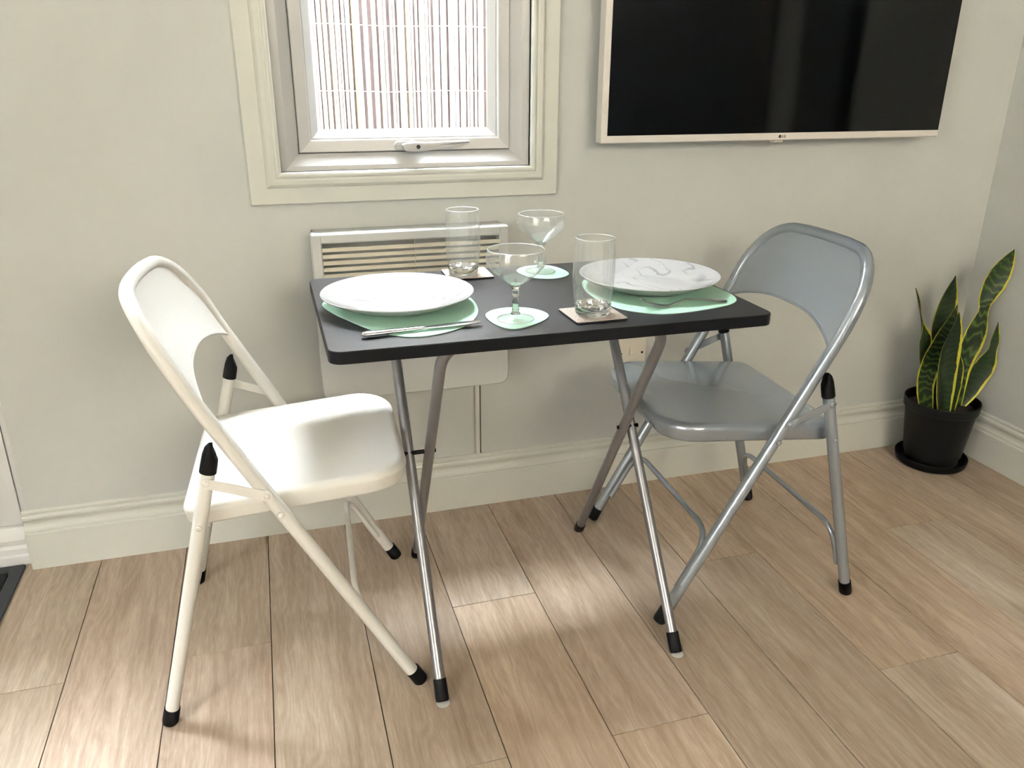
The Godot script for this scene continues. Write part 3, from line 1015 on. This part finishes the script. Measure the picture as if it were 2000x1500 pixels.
func build_tableware() -> void:
	# placemats
	var left := [Vector2(0.783, 0.40), Vector2(0.82, 0.345), Vector2(0.90, 0.312), Vector2(0.99, 0.33), Vector2(1.043, 0.40), Vector2(1.048, 0.49), Vector2(1.022, 0.57), Vector2(0.971, 0.622), Vector2(0.905, 0.636), Vector2(0.855, 0.592), Vector2(0.824, 0.532), Vector2(0.795, 0.465)]
	var right := [Vector2(1.279, 0.42), Vector2(1.305, 0.36), Vector2(1.37, 0.312), Vector2(1.45, 0.318), Vector2(1.505, 0.375), Vector2(1.527, 0.46), Vector2(1.532, 0.54), Vector2(1.507, 0.595), Vector2(1.43, 0.622), Vector2(1.352, 0.627), Vector2(1.305, 0.60), Vector2(1.280, 0.56), Vector2(1.272, 0.49)]
	for q in [[left, "mint green placemat under the left plate"], [right, "mint green placemat under the plate and the fork"]]:
		flat_mat("placemat", q[0], q[1], "placemat", "mint placemats")
	var c1 := [Vector2(1.046, 0.556), Vector2(1.062, 0.527), Vector2(1.09, 0.515), Vector2(1.123, 0.52), Vector2(1.147, 0.545), Vector2(1.153, 0.578), Vector2(1.135, 0.606), Vector2(1.10, 0.631), Vector2(1.068, 0.638), Vector2(1.049, 0.605)]
	var c2 := [Vector2(1.193, 0.265), Vector2(1.208, 0.228), Vector2(1.245, 0.210), Vector2(1.278, 0.222), Vector2(1.293, 0.26), Vector2(1.293, 0.302), Vector2(1.27, 0.328), Vector2(1.238, 0.333), Vector2(1.208, 0.313)]
	flat_mat("glass_coaster", c1, "mint green coaster under the front coupe glass", "coaster", "mint coasters")
	flat_mat("glass_coaster", c2, "mint green coaster under the rear coupe glass", "coaster", "mint coasters")
	square_coaster(Vector3(1.227, TOP, 0.597), 0.02, "square stone-patterned coaster under the front tumbler")
	square_coaster(Vector3(1.088, TOP, 0.250), -0.02, "square stone-patterned coaster under the rear tumbler")
	plate(Vector3(0.913, TOP + 0.0022, 0.447), 0.0, "white marbled dinner plate beside the knife at left")
	plate(Vector3(1.405, TOP + 0.0022, 0.447), 2.1, "white marbled dinner plate behind the fork at right")
	tumbler(Vector3(1.225, TOP + 0.0046, 0.600), "clear glass tumbler on the front square coaster")
	tumbler(Vector3(1.078, TOP + 0.0046, 0.258), "clear glass tumbler on the rear square coaster in front of the heater")
	coupe(Vector3(1.090, TOP + 0.0022, 0.588), "stemmed coupe glass on the front mint coaster")
	coupe(Vector3(1.242, TOP + 0.0022, 0.268), "stemmed coupe glass on the rear mint coaster")
	knife(Vector3(0.828, TOP, 0.616), Vector3(1.027, TOP, 0.600))
	fork(Vector3(1.320, TOP + 0.002, 0.588), Vector3(1.491, TOP + 0.002, 0.592))

func flat_mat(called: String, pts: Array, label: String, category: String, group: String) -> void:
	var mid := Vector2.ZERO
	for p in pts: mid += p
	mid /= pts.size()
	var o := spline(pts, 6)
	for i in o.size(): o[i] -= mid
	var t := thing(called, label, category, Vector3(mid.x, TOP, mid.y), group)
	var b := MB.new(); b.slab(o, 0.0001, 0.0014, 0.0)
	obj("underside", b.mesh(), M["mint edge"], t)
	b = MB.new(); b.slab(o, 0.0014, 0.0021, 0.0)
	obj("surface", b.mesh(), M["mint leather"], t)

func square_coaster(at: Vector3, turn: float, label: String) -> void:
	var t := thing("square_coaster", label, "coaster", at, "square coasters")
	t.rotation.y = turn
	var b := MB.new(); b.slab(round_rect(-0.047, -0.044, 0.047, 0.044, [0.004, 0.004, 0.004, 0.004], 3), 0.0001, 0.0034, 0.0004, 1)
	obj("base", b.mesh(), M["coaster base"], t)
	b = MB.new(); b.slab(round_rect(-0.0468, -0.0438, 0.0468, 0.0438, [0.004, 0.004, 0.004, 0.004], 3), 0.0034, 0.0044, 0.0004, 1)
	obj("printed_top", b.mesh(), M["coaster print"], t)

func plate(at: Vector3, turn: float, label: String) -> void:
	var b := MB.new()
	var p := [[0.0001, 0.0052], [0.04, 0.0052], [0.070, 0.0054], [0.080, 0.0062], [0.086, 0.0084], [0.090, 0.0100], [0.105, 0.0150], [0.120, 0.0208], [0.131, 0.0258], [0.1345, 0.0275], [0.1358, 0.0272], [0.1360, 0.0262], [0.1345, 0.0245], [0.120, 0.0165], [0.105, 0.0105], [0.092, 0.0050], [0.080, 0.0022], [0.078, 0.0001], [0.074, 0.0001], [0.072, 0.0018], [0.0001, 0.0022]]
	b.lathe(p, 72)
	for i in b.v.size(): b.uv[i] = Vector2(b.v[i].x, b.v[i].z).rotated(turn) + Vector2(turn, 0.3)
	var o := obj("dinner_plate", b.mesh(), M["marble glaze"], null, at)
	tag(o, label, "plate", "marbled dinner plates")

func tumbler(at: Vector3, label: String) -> void:
	var t := thing("glass_tumbler", label, "glass", at, "glass tumblers")
	# thin wall: outside up, rim, inside down
	var b := MB.new()
	var out := [[0.0320, 0.0185], [0.0335, 0.032], [0.0352, 0.052], [0.0360, 0.072], [0.0357, 0.092], [0.0346, 0.112], [0.0331, 0.129], [0.0328, 0.1312]]
	var p := out.duplicate()
	p.append([0.0322, 0.132]); p.append([0.0316, 0.1314])
	for i in range(out.size() - 2, -1, -1): p.append([out[i][0] - 0.0013, out[i][1]])
	b.lathe(p, 64)
	obj("glass_wall", b.mesh(), M["thin glass"], t)
	b = MB.new()
	b.tube(ring_path(0.0322, 0.1315), 0.0009, 8, false)
	obj("rim", b.mesh(), M["rim highlight"], t)
	# thick moulded base, uneven inside like pebbled glass
	b = MB.new()
	p = [[0.0001, 0.0012], [0.018, 0.0006], [0.0265, 0.0001], [0.0285, 0.0012], [0.0297, 0.004], [0.0309, 0.012], [0.0319, 0.0184], [0.0305, 0.0184], [0.0280, 0.0168], [0.025, 0.0150], [0.021, 0.0160], [0.016, 0.0138], [0.011, 0.0155], [0.006, 0.0138], [0.0001, 0.0150]]
	b.lathe(p, 64)
	for i in b.v.size():
		var v := b.v[i]
		var rr := Vector2(v.x, v.z).length()
		if v.y > 0.0125 and rr > 0.001 and rr < 0.029:
			var a := atan2(v.z, v.x)
			v.y += 0.0016 * sin(a * 9 + rr * 300.0) + 0.0012 * sin(a * 5 - rr * 500.0)
			b.v[i] = v
	obj("base", b.mesh(), M["solid glass"], t)

func ring_path(r: float, y: float) -> Array:
	var q := []
	for k in 65: q.append(Vector3(r * cos(TAU * k / 64), y, r * sin(TAU * k / 64)))
	return q

func coupe(at: Vector3, label: String) -> void:
	var t := thing("coupe_glass", label, "glass", at, "coupe glasses")
	var b := MB.new()
	var out := [[0.0092, 0.0590], [0.0150, 0.0630], [0.0280, 0.0725], [0.0400, 0.0830], [0.0475, 0.0920], [0.0503, 0.1000], [0.0500, 0.1070], [0.0482, 0.1150], [0.0474, 0.1195]]
	var p := out.duplicate()
	p.append([0.0469, 0.1202]); p.append([0.0464, 0.1195])
	for i in range(out.size() - 2, -1, -1): p.append([out[i][0] - 0.001, out[i][1] + (0.0009 if i < 5 else 0.0)])
	b.lathe(p, 64)
	obj("bowl", b.mesh(), M["thin glass"], t)
	b = MB.new()
	b.tube(ring_path(0.0469, 0.1198), 0.0008, 8, false)
	obj("rim", b.mesh(), M["rim highlight"], t)
	b = MB.new()
	p = [[0.0001, 0.0098], [0.0083, 0.0098], [0.0062, 0.0140], [0.0058, 0.020], [0.0050, 0.027], [0.0046, 0.036], [0.0050, 0.041], [0.0066, 0.0445], [0.0058, 0.0480], [0.0060, 0.052], [0.0085, 0.0570], [0.0115, 0.0602], [0.0105, 0.0612], [0.0060, 0.0590], [0.0001, 0.0582]]
	b.lathe(p, 40)
	obj("stem", b.mesh(), M["solid glass"], t)
	b = MB.new()
	b.lathe([[0.0001, 0.0004], [0.0300, 0.0002], [0.0315, 0.0010], [0.0312, 0.0018], [0.025, 0.0034], [0.015, 0.0060], [0.0083, 0.0097], [0.0001, 0.0097]], 48)
	obj("foot", b.mesh(), M["thin glass"], t)
	b = MB.new()
	b.tube(ring_path(0.0308, 0.0012), 0.0009, 8, false)
	obj("foot_rim", b.mesh(), M["rim highlight"], t)

func knife(a: Vector3, c: Vector3) -> void:
	var t := thing("table_knife", "stainless steel table knife resting on the front of the left placemat", "knife", a)
	var d := c - a
	t.rotation.y = -atan2(d.z, d.x)
	var L := Vector2(d.x, d.z).length()
	# handle: oval section, thicker at the end
	var b := MB.new()
	var rows := []
	for q in [[0.0, 0.003, 0.002], [0.002, 0.0068, 0.0036], [0.01, 0.0082, 0.0042], [0.05, 0.0070, 0.0036], [0.085, 0.0056, 0.0030], [0.100, 0.0048, 0.0028], [0.104, 0.0050, 0.0018]]:
		var ring := []
		for k in 14:
			var an := TAU * k / 14
			ring.append(Vector3(q[0], 0.0066 + q[2] * sin(an), q[1] * cos(an)))
		rows.append(ring)
	b.grid(rows, true); b.cap(rows[0], true); b.cap(rows[-1])
	obj("handle", b.mesh(), M["cutlery steel"], t)
	b = MB.new()
	b.slab(spline([Vector2(0.100, -0.0045), Vector2(0.13, -0.0085), Vector2(0.165, -0.0095), Vector2(L - 0.008, -0.008), Vector2(L, -0.001), Vector2(L - 0.012, 0.006), Vector2(0.15, 0.0068), Vector2(0.102, 0.0045)], 5), 0.0056, 0.0072, 0.0006, 1)
	obj("blade", b.mesh(), M["cutlery steel"], t)

func fork(a: Vector3, c: Vector3) -> void:
	var t := thing("dinner_fork", "stainless steel fork resting on the front of the right placemat", "fork", a)
	var d := c - a
	t.rotation.y = -atan2(d.z, d.x)
	var L := Vector2(d.x, d.z).length()
	# height of the fork's spine along its length: raised tips, low neck of the bowl, arched handle
	var hs := func(x: float) -> float:
		var xs := [0.0, 0.02, 0.04, 0.055, 0.068, 0.09, 0.12, L]
		var ys := [0.0185, 0.0085, 0.003, 0.0022, 0.0055, 0.0115, 0.0095, 0.0035]
		for i in 7:
			if x <= xs[i + 1]:
				var s: float = (x - xs[i]) / (xs[i + 1] - xs[i])
				return lerpf(ys[i], ys[i + 1], s * s * (3 - 2 * s) * 0.5 + s * 0.5)
		return ys[7]
	var strip := func(pts: Array) -> ArrayMesh:
		# pts: [x, z middle, half width]
		var b := MB.new()
		var rows := []
		for q in pts:
			var y: float = hs.call(q[0])
			var h := 0.0011
			rows.append([Vector3(q[0], y - h, q[1] - q[2]), Vector3(q[0], y - h, q[1] + q[2]), Vector3(q[0], y + h, q[1] + q[2] * 0.8), Vector3(q[0], y + h, q[1] - q[2] * 0.8)])
		b.grid(rows, true); b.cap(rows[0], true); b.cap(rows[-1])
		return b.mesh()
	for k in 4:
		var z := (k - 1.5) * 0.0062
		obj("tine", strip.call([[0.0, z, 0.0007], [0.008, z, 0.0014], [0.02, z, 0.0017], [0.034, z, 0.0018]]), M["cutlery steel"], t)
	obj("bowl", strip.call([[0.033, 0.0, 0.0112], [0.042, 0.0, 0.0112], [0.050, 0.0, 0.0095], [0.057, 0.0, 0.006], [0.063, 0.0, 0.0036]]), M["cutlery steel"], t)
	obj("handle", strip.call([[0.062, 0.0, 0.0037], [0.075, 0.0, 0.0032], [0.09, 0.0, 0.0036], [0.11, 0.0, 0.0048], [0.135, 0.0, 0.0066], [0.155, 0.0, 0.0078], [L - 0.003, 0.0, 0.0070], [L, 0.0, 0.004]]), M["cutlery steel"], t)

func build_plant() -> void:
	var P := Vector3(2.540, 0, 0.120)
	var t := thing("snake_plant", "variegated snake plant in a black plastic pot in the corner", "plant", P)
	var b := MB.new()
	b.lathe([[0.0001, 0.0005], [0.090, 0.0005], [0.096, 0.006], [0.0995, 0.024], [0.0985, 0.026], [0.096, 0.024], [0.091, 0.007], [0.0001, 0.006]], 48)
	obj("saucer", b.mesh(), M["pot plastic"], t)
	b = MB.new()
	b.lathe([[0.0001, 0.0075], [0.068, 0.0075], [0.073, 0.010], [0.0745, 0.026], [0.079, 0.034], [0.0955, 0.172], [0.0965, 0.174], [0.1005, 0.176], [0.1025, 0.200], [0.1015, 0.203], [0.099, 0.203], [0.096, 0.178], [0.092, 0.172], [0.0001, 0.170]], 48)
	obj("pot", b.mesh(), M["pot plastic"], t)
	b = MB.new()
	b.lathe([[0.0001, 0.169], [0.0925, 0.169], [0.0925, 0.176], [0.05, 0.183], [0.0001, 0.185]], 32)
	obj("soil", b.mesh(), M["soil"], t)
	# leaves: spine (x, y) at depth z, half width, twist
	var px := 1.0 / 3.125 / 543.0 / 2.0
	leaf(t, P, 0.140, [[2.577, 0.172], [2.570, 0.251], [2.569, 0.313], [2.585, 0.387], [2.596, 0.465], [2.598, 0.504], [2.621, 0.559], [2.643, 0.605], [2.657, 0.640]], [55, 80, 95, 110, 46, 70, 118, 80, 2], [0.1, 0.1, 0.15, 0.3, 1.0, 0.6, 0.2, 0.2, 0.2], "banded snake plant leaf")
	leaf(t, P, 0.080, [[2.560, 0.180], [2.543, 0.288], [2.533, 0.372], [2.527, 0.446], [2.531, 0.504], [2.535, 0.560]], [70, 105, 125, 122, 84, 2], [0.4, 0.3, 0.2, 0.1, 0.1, 0.1])
	leaf(t, P, 0.120, [[2.482, 0.180], [2.458, 0.280], [2.444, 0.346], [2.434, 0.395], [2.410, 0.454], [2.389, 0.503], [2.367, 0.546]], [50, 62, 84, 86, 32, 30, 2], [-0.2, -0.3, -0.2, -0.2, -1.0, -0.6, -0.3])
	leaf(t, P, 0.140, [[2.470, 0.178], [2.446, 0.264], [2.454, 0.327], [2.473, 0.384], [2.492, 0.430], [2.500, 0.495]], [60, 84, 104, 100, 84, 2], [0.5, 0.4, 0.3, 0.2, 0.2, 0.2], "banded snake plant leaf")
	leaf(t, P, 0.175, [[2.500, 0.176], [2.488, 0.245], [2.479, 0.311], [2.475, 0.378], [2.478, 0.437], [2.475, 0.484]], [80, 118, 140, 150, 84, 2], [-0.1, -0.1, -0.15, -0.2, -0.2, -0.2])
	leaf(t, P, 0.140, [[2.555, 0.170], [2.600, 0.208], [2.627, 0.258], [2.648, 0.302], [2.661, 0.346], [2.663, 0.380], [2.659, 0.432]], [58, 92, 116, 118, 42, 44, 2], [0.1, 0.2, 0.2, 0.2, 0.7, 0.3, 0.2])
	leaf(t, P, 0.160, [[2.530, 0.174], [2.527, 0.222], [2.527, 0.276], [2.528, 0.318], [2.523, 0.358]], [50, 64, 66, 48, 2], [0.9, 0.8, 0.7, 0.6, 0.6])

func leaf(t: Node3D, P: Vector3, z: float, spine: Array, widths: Array, twist: Array, kind := "snake plant leaf") -> void:
	var px := 1.0 / 3.125 / 543.0 / 2.0
	var b := MB.new()
	var n := spine.size()
	var rows := []
	var uvs := []
	var rb := []
	for i in n - 1:
		for k in 5:
			if k == 4 and i < n - 2: continue
			var s := k / 4.0
			var g := func(a: Array, j: int, q: int) -> float:
				var e: Variant = a[clampi(j, 0, n - 1)]
				return e[q] if e is Array else e
			var c := Vector3(cubic_interpolate(g.call(spine, i, 0), g.call(spine, i + 1, 0), g.call(spine, i - 1, 0), g.call(spine, i + 2, 0), s), cubic_interpolate(g.call(spine, i, 1), g.call(spine, i + 1, 1), g.call(spine, i - 1, 1), g.call(spine, i + 2, 1), s), z)
			var w := maxf(0.0008, cubic_interpolate(widths[i], widths[i + 1], widths[maxi(i - 1, 0)], widths[mini(i + 2, n - 1)], s) * px)
			var tw := lerpf(twist[i], twist[i + 1], s)
			var dv := Vector2(g.call(spine, i + 1, 0) - g.call(spine, i, 0), g.call(spine, i + 1, 1) - g.call(spine, i, 1)).normalized()
			var side := Vector3(dv.y * cos(tw), -dv.x * cos(tw), sin(tw))
			var nrm := Vector3(-dv.y * sin(tw), dv.x * sin(tw), cos(tw))
			var row := []
			var row2 := []
			var ur := []
			for j in 7:
				var q := -1.0 + j / 3.0
				var p := c + side * w * q - nrm * w * 0.28 * (1 - q * q) - P
				p.z = maxf(p.z, -0.125)
				p.x = minf(p.x, 2.692 - P.x)
				row.append(p)
				row2.append(p - nrm * 0.0016 * (1.05 - q * q))
				ur.append(Vector2(0.5 + q * 0.499, (i + s) / (n - 1) * 0.98 + z))
			rows.append(row); rb.append(row2); uvs.append(ur)
	b.grid(rows, false, uvs)
	var k0 := b.t.size()
	b.grid(rb, false, uvs)
	for i in range(k0, b.t.size(), 3):
		var s2 := b.t[i + 1]; b.t[i + 1] = b.t[i + 2]; b.t[i + 2] = s2
	obj("leaf", b.mesh(), M[kind], t)
